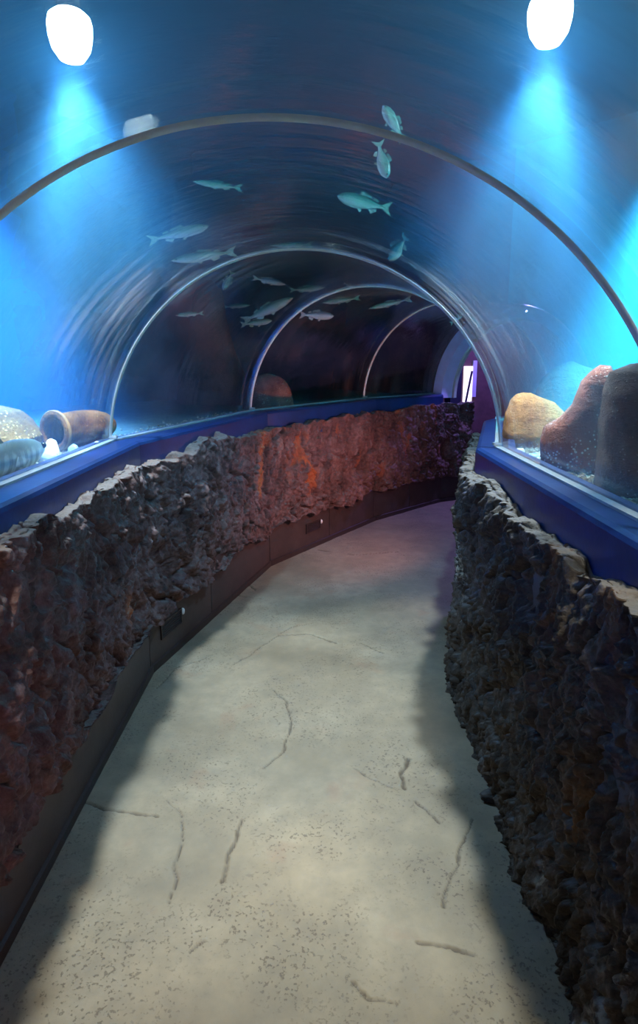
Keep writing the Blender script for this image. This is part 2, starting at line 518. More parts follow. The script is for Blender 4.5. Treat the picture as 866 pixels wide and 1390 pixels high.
# plain concrete cores behind the cladding
for sg, nm, s_end, par in ((-1, 'core', S5+.42, wl), (1, 'core', S5, wr)):
    a, b = sg*.885, sg*1.10
    loft(nm, [(a, -.02), (b, -.02), (b, 1.16), (a, 1.16)], [1.2, S1, S2, S3, S4, S5]+([s_end] if s_end > S5 else []), M['core'], par)
# wall of the right hand side behind the bend and both sides behind the camera
wr2 = rock_wall('wall_right_bend', 1, S3+.3, S5, .815, -.01, 1.215, .90, M['rock_r'], 500, .02, .02)
for sg, nm, e, sd in ((-1, 'wall_left_rear', 2.9, 700), (1, 'wall_right_rear', 3.6, 800)):
    rock_wall(nm, sg, 1.2, e, .80, .33 if sg < 0 else -.01, 1.22, .90, M['rock_l'] if sg < 0 else M['rock_r'], sd, .025, .025)

# ------------------------------------------------------------------ plinth of the left wall: panels with open joints
bb = struct(empty('baseboard_left', P3(S2, -.87, 0)))
cuts = [1.25, 2.6, 4.05, S2-.012, S2+.72, S3, S3+.86, S4-.02, S4+.55, S5+.42]
for a, b in zip(cuts[:-1], cuts[1:]):
    mids = [s for s in (S1, S2, S3, S4, S5) if a+.006 < s < b-.006]
    o = loft('panel', [(-.862, -.01), (-.862, .44), (-.884, .44), (-.884, -.01)], [a+.004]+mids+[b-.004], M['plinth'])
    o.parent = bb; o.matrix_parent_inverse = bb.matrix_basis.inverted()
o = loft('skirting_strip', [(-.848, -.008), (-.848, .035), (-.861, .04), (-.861, -.008)], [1.25, S1, S2, S3, S4, S5, S5+.42], M['plinth_d'])
o.parent = bb; o.matrix_parent_inverse = bb.matrix_basis.inverted()

# vent grilles on the plinth
def vent(s, zc, w, h, label):
    d = seg_dir(s); ang = math.atan2(d[1], d[0])
    p = P3(s, -.8615, zc)
    t = empty('vent_grille', p, (0, 0, ang))   # local x along the wall, -y out of it
    bm = bmesh.new()
    for (x0, x1, z0, z1) in ((-w/2, w/2, h/2-.008, h/2), (-w/2, w/2, -h/2, -h/2+.008), (-w/2, -w/2+.01, -h/2+.008, h/2-.008), (w/2-.01, w/2, -h/2+.008, h/2-.008)):
        box_bm(bm, x0, x1, -.010, 0, z0, z1)
    bm_obj('frame', bm, M['plinth_d'], t)
    bm = bmesh.new(); box_bm(bm, -w/2+.01, w/2-.01, -.0015, 0, -h/2+.008, h/2-.008)
    bm_obj('backing', bm, M['housing'], t)
    n = 6
    me = None
    for k in range(n):
        z = -h/2+.008+(h-.016)*(k+.5)/n
        if me is None:
            bm = bmesh.new(); box_bm(bm, -w/2+.01, w/2-.01, -.008, -.003, -.0032, .0032, Matrix.Rotation(.5, 4, 'X'))
            o = bm_obj('slat', bm, M['plinth_d'], t); me = o.data
        else:
            o = link(bpy.data.objects.new('slat', me), t)
        o.location = (0, 0, z)
    bm = bmesh.new()
    lathe_bm(bm, [(.001, .016), (.010, .014), (.013, .008), (.013, 0)], 16, Matrix.Rotation(math.pi/2, 4, 'X') @ Matrix.Diagonal((1, 1.7, 1, 1)), True, True)
    o = bm_obj('knob', bm, M['knob'], t, True); o.location = (w/2+.018, 0, h*.22); o['label'] = 'small white oval knob'
    return tag(t, label, 'vent', 'vents in the plinth')
vent(S2+.215, .195, .26, .10, 'brown slatted vent in plinth near the first bend of the left wall')
vent(S3+.60, .20, .24, .09, 'dim brown vent with white knob low on plinth under pink-lit rock')

# ------------------------------------------------------------------ blue ledges, seals, acrylic, rings
ALLS = [1.2, S1, S2, S3, S4, S5]
for sg, nm, fr in ((-1, 'trim_1', .862), (1, 'trim_2', .905)):
    sec = [(sg*fr, 1.10), (sg*fr, ZL-.022), (sg*(fr+.006), ZL-.008), (sg*(fr+.022), ZL), (sg*1.10, ZL), (sg*1.10, 1.165), (sg*.95, 1.10)]
    led = struct(loft(nm, sec, ALLS, M['ledge']))
    led['label'] = 'blue painted ledge along the rock wall'
    sl = loft('seal_strip', [(sg*(R-.034), ZL+.0005), (sg*(R-.034), ZL+.010), (sg*(R-.004), ZL+.012), (sg*(R-.004), ZL+.0005)], ALLS, M['seal'], led)

TH = .035
A0 = math.asin((ZL+.001-ZC)/R)
def arch_pts(r, n=64, a0=A0):
    return [(-r*math.cos(a0+(math.pi-2*a0)*k/n), ZC+r*math.sin(a0+(math.pi-2*a0)*k/n)) for k in range(n+1)]
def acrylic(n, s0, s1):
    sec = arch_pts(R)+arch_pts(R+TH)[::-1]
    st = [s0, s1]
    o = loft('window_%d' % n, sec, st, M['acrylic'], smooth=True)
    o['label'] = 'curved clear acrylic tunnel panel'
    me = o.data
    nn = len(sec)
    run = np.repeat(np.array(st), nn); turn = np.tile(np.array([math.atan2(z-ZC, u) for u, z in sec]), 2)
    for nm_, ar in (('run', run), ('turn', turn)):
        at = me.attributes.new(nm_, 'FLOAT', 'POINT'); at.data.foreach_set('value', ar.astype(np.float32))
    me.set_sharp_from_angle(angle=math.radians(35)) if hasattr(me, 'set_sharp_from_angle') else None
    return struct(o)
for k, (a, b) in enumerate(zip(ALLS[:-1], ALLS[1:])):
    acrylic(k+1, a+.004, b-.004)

def ring(s, w, lab, name='arch_rib'):
    """half round joint strip following the arch on the inside of the tunnel"""
    n = 96
    rows = []
    i = int(np.argmin(np.abs(SL-s)))
    t2 = np.array([-MIT[i][1], MIT[i][0]]); t2 = t2/np.linalg.norm(t2)
    rows = []
    for k in range(n+1):
        a = A0+(math.pi-2*A0)*k/n
        row = []
        for q in range(9):
            b = math.pi*q/8
            off = -math.cos(b)*w/2; rr = R-.001-math.sin(b)*w*.42
            p = P3(s, -rr*math.cos(a), ZC+rr*math.sin(a))
            row.append((p.x+t2[0]*off, p.y+t2[1]*off, p.z))
        rows.append(row)
    o = grid_obj(name, np.array(rows), M['ring'], flip=False)
    return o
def make_rib(s, w, label):
    t = empty('arch_rib', P3(s, 0, ZL))
    o = ring(s, w, label, 'rib_strip'); o.parent = t; o.matrix_parent_inverse = t.matrix_basis.inverted()
    for sg in (-1, 1):
        bm = bmesh.new(); p = P3(s, sg*(R-.022), ZL+.0135)
        box_bm(bm, -.020, .020, -w*.62, w*.62, 0, .014)
        f = bm_obj('foot_plate', bm, M['ring'], None)
        f.location = p; d = seg_dir(s-.05); f.rotation_euler = (0, 0, math.atan2(d[1], d[0])-math.pi/2)
        f.parent = t; f.matrix_parent_inverse = t.matrix_basis.inverted()
    return tag(t, label, 'arch', 'joint ribs of the tunnel')
make_rib(S1, .028, 'thick grey arched rib directly before the two bright lamps')
make_rib(S2, .024, 'slim grey arched rib standing where both blue ledges first bend')
make_rib(S3, .026, 'slim grey arched rib rising beside the round red-brown boulder')
make_rib(S4, .028, 'slim grey arched rib standing next to the lilac portal')

# ------------------------------------------------------------------ tank: bed, walls, ceiling, water
WL, WR = 3.0, 2.6
zt = 3.95
SS = [S0, S1, S2, S3, S4, S5]
for sg, W, nm in ((-1, WL, 'floor_tank_left'), (1, WR, 'floor_tank_right')):
    o = struct(loft(nm, [(sg*1.105, 1.1), (sg*1.105, ZB), (sg*W, ZB+.04), (sg*W, 1.1)], SS, M['sand']))
    o['label'] = 'pale sand bed of the tank'
st = loft('wall_tank_left', [(-WL, 1.1), (-WL, zt), (-WL-.15, zt), (-WL-.15, 1.1)], [S0, S1, S2, S3-.2], M['tank_blue']); struct(st)
st = loft('wall_tank_right', [(WR, 1.1), (WR, zt), (WR+.15, zt), (WR+.15, 1.1)], SS, M['tank_cyan']); struct(st)
st = loft('ceiling_tank', [(-WL-.15, zt), (WR+.15, zt), (WR+.15, zt+.1), (-WL-.15, zt+.1)], SS, M['tank_dark']); struct(st)

def tank_rock(name, s0, s1, u, sgn, seed):
    ss = np.arange(s0, s1, .035); zz = np.arange(1.2, zt+.03, .035)
    S, Z = np.meshgrid(ss, zz, indexing='ij')
    f1, e1 = facets(S*2.2, Z*1.7, seed, 1.2); f2, e2 = facets(S*6, Z*5, seed+1, 1.2)
    d = .25*fbm(S*.9, Z*.8, 0, 3, seed+2)+.10*f1+.04*f2-.06*np.exp(-(e1/.08)**2)
    X, Y = path_xy(S, sgn*(u-d))
    return struct(grid_obj(name, np.stack([X, Y, Z], -1), M['tank_rock'], flip=(sgn > 0)))
tank_rock('wall_tank_back', S3-.5, S5+.02, WL-.15, -1, 40)

# tank end wall round the portal
def end_wall(name, s, sg, W, mat):
    """one half of a cross wall with the arch of the tunnel cut out"""
    bm = bmesh.new()
    ro = R+TH+.01
    n = 24
    sec = [(sg*ro, 1.1), (sg*W, 1.1), (sg*W, zt), (0, zt)]+[(sg*ro*math.sin(math.pi/2*k/n), ZC+ro*math.cos(math.pi/2*k/n)) for k in range(n+1)]
    rows = [[bm.verts.new(P3(s+d, u, z)) for u, z in sec] for d in (0.0, .06)]
    m = len(sec)
    for j in range(m):
        k = (j+1) % m
        bm.faces.new((rows[0][j], rows[0][k], rows[1][k], rows[1][j]))
    bm.faces.new(rows[0]); bm.faces.new(rows[1][::-1])
    return struct(bm_obj(name, bm, mat))
end_wall('wall_tank_end_left', S5+.005, -1, WL+.1, M['tank_rock'])
end_wall('wall_tank_end_right', S5+.005, 1, WR+.1, M['tank_cyan'])
end_wall('wall_tank_start_left', S0-.06, -1, WL+.1, M['tank_blue'])
end_wall('wall_tank_start_right', S0-.06, 1, WR+.1, M['tank_blue'])

ro = R+TH+.004
n = 48
arch = [(-ro*math.cos(math.pi*k/n), ZC+ro*math.sin(math.pi*k/n)) for k in range(n+1)]
sec = [(-WL+.004, ZB+.045), (-WL+.004, ZW), (WR-.004, ZW), (WR-.004, ZB+.045), (ro+.02, ZB+.004)]+[p for p in arch[::-1] if p[1] > ZB+.003]+[(-ro-.02, ZB+.004)]
wat = loft('water', sec, [S0+.01, S1, S2, S3, S4, S5-.005], M['water'])
wat['kind'] = 'stuff'; tag(wat, 'clear blue water filling the tank around the tunnel', 'water')

# ------------------------------------------------------------------ lamps
def make_lamp(x, y, z, power, cone, color, label, blend=.35, tilt=(0, 0), radius=.07, flood=0):
    t = empty('tank_lamp', (x, y, z+.08), (math.radians(tilt[0]), math.radians(tilt[1]), 0))
    bm = bmesh.new()
    lathe_bm(bm, [(.046, .041), (.048, .055), (.044, .10), (.03, .14), (.02, .165), (.012, .17)], 28, None, True, True)
    bm_obj('housing', bm, M['housing'], t, True)
    bm = bmesh.new()
    lathe_bm(bm, [(.012, .040), (.065, .038), (.085, .02), (.092, -.01), (.090, -.05), (.078, -.10), (.050, -.14), (.010, -.155)], 28, None, True, True)
    bm_obj('lens', bm, M['bulb'], t, True)
    bm = bmesh.new(); lathe_bm(bm, [(.010, .165), (.010, zt-z)], 10, None, True, True)
    bm_obj('hanger', bm, M['housing'], t, True)
    ld = bpy.data.lights.new('lamp_beam', 'SPOT'); ld.energy = power; ld.color = color
    ld.spot_size = math.radians(cone); ld.spot_blend = blend; ld.shadow_soft_size = radius
    lo = bpy.data.objects.new('lamp_beam', ld); lo.location = (0, 0, -.20); link(lo, t)
    if flood:
        ld = bpy.data.lights.new('lamp_flood', 'SPOT'); ld.energy = flood; ld.color = FLOOD; ld.shadow_soft_size = .06
        ld.spot_size = math.radians(104); ld.spot_blend = .8
        lo = bpy.data.objects.new('lamp_flood', ld); lo.location = (0, 0, -.20); lo.rotation_euler = (math.radians(12), 0, 0); link(lo, t)
        ld = bpy.data.lights.new('lamp_core', 'SPOT'); ld.energy = CORE_POWER; ld.color = FLOOD; ld.shadow_soft_size = .05
        ld.spot_size = math.radians(26); ld.spot_blend = .9
        lo = bpy.data.objects.new('lamp_core', ld); lo.location = (0, 0, -.20); lo.rotation_euler = (0, math.radians(11 if x < 0 else -11), 0); link(lo, t)
        ld = bpy.data.lights.new('lamp_glow', 'POINT'); ld.energy = GLOW_POWER; ld.color = FLOOD; ld.shadow_soft_size = .06
        lo = bpy.data.objects.new('lamp_glow', ld); lo.location = (0, 0, -.19); link(lo, t)
    return tag(t, label, 'lamp', 'round lamps hung in the tank')
for k, (x, y, z) in enumerate(LAMP_ROW):
    if k < 2:
        lab = ('glaring round lamp in the blue water above the speckled left boulder and jar',
               'glaring round lamp in the blue water on the side of the orange boulder')[k]
    else: lab = 'round lamp above the path near the tunnel entrance'
    make_lamp(x, y, z, ROW_POWER, 62, WHITE_BLUE, lab, .35, flood=FLOOD_POWER if k < 2 else 0)
for (x, y, z, p, c, tl) in LAMP_SIDE:
    make_lamp(x, y, z, p, 84, c, 'round %s lamp hanging near the tank side wall' % ('blue' if x < 0 else 'turquoise'), .7, tilt=(0, tl))

# ------------------------------------------------------------------ exit: portal and corridor beyond
por = struct(empty('door_1', P3(S5, 0, 0)))
por['label'] = 'lilac arched portal at the end of the tunnel'
def child_of(o, p):
    o.parent = p; o.matrix_parent_inverse = p.matrix_basis.inverted(); return o
ri, rx = R-.10, R+TH
n = 48
sec = [(-ri*math.cos(math.pi*k/n), ZC+ri*math.sin(math.pi*k/n)) for k in range(n+1)]+[(rx*math.cos(math.pi*k/n), ZC+rx*math.sin(math.pi*k/n)) for k in range(n+1)]
child_of(loft('portal_reveal', sec, [S5+.03, S5+.22], M['purple'], smooth=False), por)
sec2 = [(-(ri-.03)*math.cos(math.pi*k/n), ZC+(ri-.03)*math.sin(math.pi*k/n)) for k in range(n+1)]+[(ri*math.cos(math.pi*k/n), ZC+ri*math.sin(math.pi*k/n)) for k in range(n+1)]
child_of(loft('portal_edge', sec2, [S5+.19, S5+.23], M['ring'], smooth=False), por)

# corridor past the portal
M['lightbox'] = m_emit('lit_panel', (.86, .74, 1.0), 2.2)
struct(loft('wall_exit_left', [(-1.0, -.01), (-1.0, 2.9), (-1.10, 2.9), (-1.10, -.01)], [S5+.235, S5+.40], M['navy']))
struct(loft('wall_exit_right', [(.98, -.01), (.98, 2.9), (1.08, 2.9), (1.08, -.01)], [S5+.235, S6], M['navy']))
struct(loft('ceiling_exit', [(-1.1, 2.9), (1.08, 2.9), (1.08, 3.0), (-1.1, 3.0)], [S5+.235, S6], M['navy']))
bm = bmesh.new(); box_bm(bm, 1.2, 5.0, 9.40, 9.5, -.01, 3.0)
struct(bm_obj('wall_exit_back', bm, M['redbrown']))
bm = bmesh.new(); box_bm(bm, 1.25, 5.0, 7.9, 9.5, -.10, -.02)
struct(bm_obj('floor_exit', bm, M['floor']))
t = empty('lit_panel', (2.20, 9.395, 1.05))
bm = bmesh.new(); box_bm(bm, -.10, .025, -.03, 0, 0, .62); bm_obj('panel', bm, M['lightbox'], t)
bm = bmesh.new(); box_bm(bm, .026, .08, -.045, 0, .18, .70)
bm_obj('frame_post', bm, M['purple'], t)
bm = bmesh.new(); box_bm(bm, -.014, .014, -.055, -.032, 0, .50, Matrix.Rotation(.16, 4, 'Y')); o = bm_obj('cross_bar', bm, M['navy'], t); o.location = (-.07, 0, .06)
tag(t, 'bright white and lilac lit panel on the wall past the portal', 'sign')
# purple lamp of the portal
t = empty('portal_lamp', (2.62, 8.05, 2.895))
bm = bmesh.new(); lathe_bm(bm, [(.09, 0), (.09, -.05), (.07, -.08)], 24, None, True, False); bm_obj('housing', bm, M['housing'], t, True)
M['bulb_p'] = m_emit('purple_lens', PURPLE, 25)
bm = bmesh.new(); lathe_bm(bm, [(.07, -.08), (.05, -.10), (.01, -.108)], 24, None, True, True); bm_obj('lens', bm, M['bulb_p'], t, True)
ld = bpy.data.lights.new('lamp_light', 'POINT'); ld.energy = 190; ld.color = PURPLE; ld.shadow_soft_size = .06
lo = bpy.data.objects.new('lamp_light', ld); lo.location = (0, 0, -.22); link(lo, t)
tag(t, 'round purple ceiling lamp past the lilac portal', 'lamp')

# unseen pink fill lamps, added on the right hand wall to redden the left
M['bulb_r'] = m_emit('red_lens', PINK, 8)
def pink_fill_lamp(s, z, power, label):
    d = seg_dir(s); p = P3(s, .70, z)
    t = empty('pink_fill_lamp', p, (0, 0, math.atan2(d[1], d[0])-math.pi/2))     # -x points into the path
    bm = bmesh.new(); lathe_bm(bm, [(.06, 0), (.06, .11), (.05, .12)], 20, Matrix.Rotation(math.pi/2, 4, 'Y'), True, True)
    bm_obj('housing', bm, M['housing'], t, True)
    bm = bmesh.new(); lathe_bm(bm, [(.055, 0), (.045, -.02), (.01, -.03)], 20, Matrix.Rotation(math.pi/2, 4, 'Y'), True, True)
    bm_obj('lens', bm, M['bulb_r'], t, True)
    ld = bpy.data.lights.new('lamp_light', 'SPOT'); ld.energy = power; ld.color = PINK; ld.spot_size = 2.6; ld.spot_blend = .8; ld.shadow_soft_size = .05
    lo = bpy.data.objects.new('lamp_light', ld); lo.location = (-.05, 0, 0); lo.rotation_euler = (0, math.radians(90), 0); link(lo, t)
    return tag(t, label, 'lamp')
pink_fill_lamp(S3+.45, .95, 85, 'unseen added red fill lamp round the bend of the dark rock wall')
pink_fill_lamp(2.9, .80, 26, 'unseen added red fill lamp low on the wall by the entrance')

# ------------------------------------------------------------------ rocks in the tank
def rock_loft(name, loc, levels, seed, mat, label, cat='rock', rotz=0, amp=.05, power=2.6, nth=72, nz=48, lean=0.0, fr=3.0):
    """levels: (z, x_left, x_right, half_depth) -> closed rocky body, base at z=0"""
    L = np.array(levels, float)
    zs = np.linspace(L[0, 0], L[-1, 0], nz)
    xl = np.interp(zs, L[:, 0], L[:, 1]); xr = np.interp(zs, L[:, 0], L[:, 2]); dp = np.interp(zs, L[:, 0], L[:, 3])
    th = np.linspace(0, 2*math.pi, nth, endpoint=False)
    c, s = np.cos(th), np.sin(th)
    ex = np.sign(c)*np.abs(c)**(2/power); ey = np.sign(s)*np.abs(s)**(2/power)
    X = (xl+xr)[:, None]/2+(xr-xl)[:, None]/2*ex[None]
    Y = dp[:, None]*ey[None]+lean*zs[:, None]
    Z = zs[:, None]+0*X
    n1 = fbm(X*fr, Y*fr, Z*fr, 4, seed)
    f1, e1 = facets((X+Y)*fr*1.7, Z*fr*1.4, seed+3, 1.2)
    k = 1+amp*4*n1+amp*1.1*f1*.5
    ax = (xl+xr)[:, None]/2
    X = ax+(X-ax)*k; Y = lean*Z+(Y-lean*Z)*k
    Z = np.maximum(Z+amp*.6*fbm(X*fr, Y*fr, Z*fr+9, 3, seed+5)*np.linspace(0, 1, nz)[:, None], 0)
    pts = np.stack([X, Y, Z], -1)
    top = pts[-1].mean(0); bot = pts[0].mean(0)
    pts = np.concatenate([np.repeat(bot[None, None], nth, 1), pts, np.repeat(top[None, None], nth, 1)], 0)
    o = grid_obj(name, pts, mat, close_v=True, flip=True)
    me = o.data; b = bmesh.new(); b.from_mesh(me); bmesh.ops.remove_doubles(b, verts=b.verts[:], dist=1e-5)
    bmesh.ops.recalc_face_normals(b, faces=b.faces[:]); b.to_mesh(me); b.free()
    o.location = loc; o.rotation_euler = (0, 0, rotz)
    return tag(o, label, cat)

def dome(r, h, d, n=10, sq=.55, sk=0.0):
    out = []
    for k in range(n+1):
        f = k/n; w = (1-f**2.6)**sq if f < 1 else .03
        w = max(w, .03)
        out.append((f*h, -r*w+sk*f, r*w+sk*f, d*w))
    return out

M['orange'] = m_speckle('boulder_orange', (.30, .09, .02), (.80, .36, .11), (.70, .60, .42), 50, .12, .8, 7)
M['wedge'] = m_speckle('boulder_dark_red', (.09, .026, .016), (.34, .105, .055), (.80, .75, .70), 60, .22, .8, 5)
M['darkrock'] = m_speckle('boulder_dark', (.035, .030, .025), (.12, .075, .055), (.30, .26, .24), 55, .10, .85, 5)
M['paler'] = m_speckle('boulder_olive', (.02, .022, .018), (.05, .05, .038), (.14, .13, .10), 30, .16, .85, 5)
M['yellow'] = m_speckle('boulder_yellow', (.13, .05, .010), (.28, .14, .03), (.62, .46, .14), 45, .20, .85, 6)
M['redb'] = m_speckle('boulder_red_brown', (.10, .035, .025), (.34, .13, .09), (.55, .42, .35), 40, .12, .85, 6)
M['dim'] = m_speckle('boulder_dim', (.05, .035, .025), (.17, .11, .08), (.2, .17, .14), 30, .1, .9, 4)
M['white_st'] = m_plain('stone_white', (.75, .74, .66), .8, .25, 30, .4)
M['blue_st'] = m_plain('stone_blue_grey', (.26, .33, .37), .7, .3, 25, .3)
M['clay'] = m_speckle('clay_rust', (.09, .030, .008), (.36, .14, .030), (.55, .26, .05), 40, .12, .8, 9)

zb = ZB+.008
rock_loft('boulder', (1.215, 3.60, zb), [(0, -.14, .16, .13), (.06, -.16, .18, .15), (.17, -.155, .17, .14), (.25, -.13, .09, .11), (.29, -.10, .0, .07), (.305, -.07, -.03, .02)], 11, M['orange'], 'orange tan boulder lit from above beside the slim arch rib', rotz=-.2, amp=.035)
rock_loft('wedge_rock', (1.135, 2.84, zb), [(0, -.13, .13, .13), (.12, -.135, .125, .13), (.18, -.12, .125, .12), (.22, -.06, .13, .12), (.28, -.01, .135, .115), (.38, .02, .14, .10), (.43, .06, .14, .08), (.455, .09, .13, .03)], 21, M['wedge'], 'dark red wedge shaped rock with white specks by the glass', rotz=-.3, amp=.02, power=3.6)
rock_loft('slab_rock', (1.31, 2.34, zb), [(0, -.25, .35, .22), (.2, -.25, .34, .21), (.36, -.24, .33, .20), (.44, -.22, .30, .17), (.47, -.16, .25, .10), (.48, -.05, .1, .03)], 31, M['darkrock'], 'large dark brown slab rock leaning next to the speckled wedge rock', rotz=-.25, amp=.02, power=3.6)
rock_loft('background_rock', (1.85, 4.75, ZB+.012), dome(.28, .46, .22), 41, M['paler'], 'hazy olive rock in the water behind the orange boulder', amp=.05)
rock_loft('boulder', (-1.78, 3.32, ZB+.012), [(0, -.34, .31, .26), (.08, -.34, .32, .26), (.16, -.32, .26, .24), (.21, -.28, .20, .2), (.235, -.2, .12, .12), (.24, -.1, .05, .04)], 51, M['yellow'], 'yellow speckled boulder lying behind the big grey fish', amp=.025)
rock_loft('boulder', (-.50, 6.24, zb), dome(.25, .34, .2, 10, .5), 61, M['redb'], 'round red-brown boulder on the bed behind the pink-lit wall', amp=.03, rotz=.6)
rock_loft('rock_column', (-1.12, 6.75, ZB+.012), [(0, -.36, .36, .3), (.3, -.33, .32, .28), (.6, -.26, .24, .22), (.9, -.2, .17, .18), (1.15, -.14, .12, .13), (1.25, -.05, .04, .05)], 71, M['dim'], 'tall dim brown rock column standing in the dark water', amp=.05)
# overhanging rock mass on the tank back wall
o = rock_loft('rock_overhang', (-.55, 7.9, 2.75), [(0, -.5, .4, .2), (.1, -1.0, .9, .5), (.35, -1.3, 1.2, .7), (.7, -1.4, 1.3, .8), (1.1, -1.4, 1.3, .8), (1.2, -1.3, 1.2, .7)], 81, M['dim'], 'broad dark brown rock overhang below the tank ceiling', amp=.05)

def pebble(loc, dims, seed, mat, label, rot=0):
    return rock_loft('stone', loc, dome(dims[0], dims[2], dims[1], 8, .5), seed, mat, label, 'stone', rotz=rot, amp=.04, nth=28, nz=18, fr=14)
pebble((-1.335, 3.16, zb), (.038, .035, .085), 91, M['white_st'], 'knobbly white stone in front of the clay jar mouth')
pebble((-1.30, 3.03, zb), (.050, .045, .055), 92, M['blue_st'], 'blue-grey stone right at the head of the big fish')
pebble((-1.255, 3.24, zb), (.034, .03, .05), 93, M['blue_st'], 'small blue-grey stone between the jar and the glass')
pebble((-1.53, 2.95, zb), (.07, .05, .045), 94, M['white_st'], 'flat white stone in front of the yellow speckled boulder')
pebble((-1.20, 3.42, zb), (.025, .022, .035), 97, M['white_st'], 'tiny pale stone beside the side of the clay jar')
pebble((1.055, 3.32, zb), (.024, .022, .022), 95, M['white_st'], 'small white stone before the orange boulder')
pebble((1.075, 3.17, zb), (.045, .05, .022), 96, M['blue_st'], 'flat blue-grey stone between orange boulder and wedge rock')

# clay jar lying on its side
jar = empty('clay_jar', (-1.40, 3.36, ZB+.112), (0, 0, 0))
ax = Vector((.20, .40, .0)).normalized()
jar.rotation_euler = ax.to_track_quat('Z', 'Y').to_euler()
bm = bmesh.new()
lathe_bm(bm, [(.072, .05), (.074, .0), (.085, -.006), (.104, -.004), (.108, .006), (.106, .022), (.094, .032), (.092, .06), (.098, .12), (.100, .20), (.094, .29), (.075, .36), (.045, .41), (.01, .42)], 40, None, False, True)
lathe_bm(bm, [(.072, .05), (.082, .12), (.086, .20), (.078, .29), (.05, .36), (.01, .38)], 40, None, False, True)
bm_obj('body', bm, M['clay'], jar, True)
bm = bmesh.new()
lathe_bm(bm, [(.109, .000), (.1135, .004), (.1135, .016), (.109, .021), (.1075, .012), (.109, .0)], 40)
o = bm_obj('rim_band', bm, m_plain('rim_orange', (.42, .20, .05), .7, .4, 30, .4), jar, True)
tag(jar, 'rusty brown clay jar lying open mouthed on the sand', 'jar')

# gravel along the foot of the acrylic
def gravel(name, sg, s0, s1, nrm, seed):
    rnd = random.Random(seed)
    bm = bmesh.new()
    for k in range(nrm):
        s = rnd.uniform(s0, s1); u = sg*(1.115+abs(rnd.gauss(0, .10)))
        r = rnd.uniform(.004, .013); p = P3(s, u, ZB+(abs(u)-1.105)*.03+r*.35)
        mt = Matrix.Translation(p) @ Euler((rnd.uniform(0, 3), rnd.uniform(0, 3), rnd.uniform(0, 3))).to_matrix().to_4x4() @ Matrix.Diagonal((r*1.3, r, r*.7, 1))
        bmesh.ops.create_icosphere(bm, subdivisions=1, radius=1, matrix=mt)
    o = bm_obj(name, bm, m_speckle('gravel_mix', (.20, .15, .09), (.55, .47, .34), (.75, .72, .62), 60, .2, .8, 40), None)
    o['kind'] = 'stuff'
    return tag(o, 'pale gravel strewn along the foot of the acrylic, %s' % ('beside the clay jar' if sg < 0 else 'beside the orange boulder'), 'gravel')
gravel('gravel', -1, 4.4, S3+.3, 1500, 1)
gravel('gravel', 1, 4.2, S2+.8, 900, 2)

# ------------------------------------------------------------------ fish
def m_fish(name, belly, side, back, stripe=None):
    t = NT(name); at = t.n('ShaderNodeAttribute', attribute_name='mark')
    v = t.coord()
    nz = t.noise(v, 40, 3, .5)
    f = t.math('ADD', at.outputs['Fac'], t.math('MULTIPLY', t.math('SUBTRACT', nz, .5), .25))
    col = t.ramp(f, [(.22, belly), (.5, side), (.78, back)])
    if stripe:
        w = t.n('ShaderNodeTexWave', wave_type='BANDS', bands_direction='X'); w.inputs['Scale'].default_value = stripe
        w.inputs['Distortion'].default_value = 3; w.inputs['Detail'].default_value = 2
        t.l(v, w.inputs['Vector'])
        col = t.mix(t.math('MULTIPLY', t.ramp(w.outputs['Fac'], [(.4, (0, 0, 0)), (.7, (1, 1, 1))]), .55), col, back)
    return t.bsdf(col, .28, nz, .15, .002, .7)
M['f_silver'] = m_fish('fish_silver', (.97, .97, .98), (.85, .90, .95), (.35, .48, .55))
M['f_green'] = m_fish('fish_green', (.80, .95, .85), (.40, .80, .60), (.12, .45, .34))
M['f_pale'] = m_fish('fish_pale_green', (.95, .97, .88), (.72, .90, .66), (.34, .58, .38))
M['f_teal'] = m_fish('fish_teal', (.85, .60, .45), (.06, .24, .26), (.03, .13, .16))
M['f_grey'] = m_fish('fish_grey', (.55, .62, .58), (.27, .34, .32), (.06, .085, .08), 5.5)
M['f_eye'] = m_plain('fish_eye', (.01, .01, .01), .15, 0, 10)

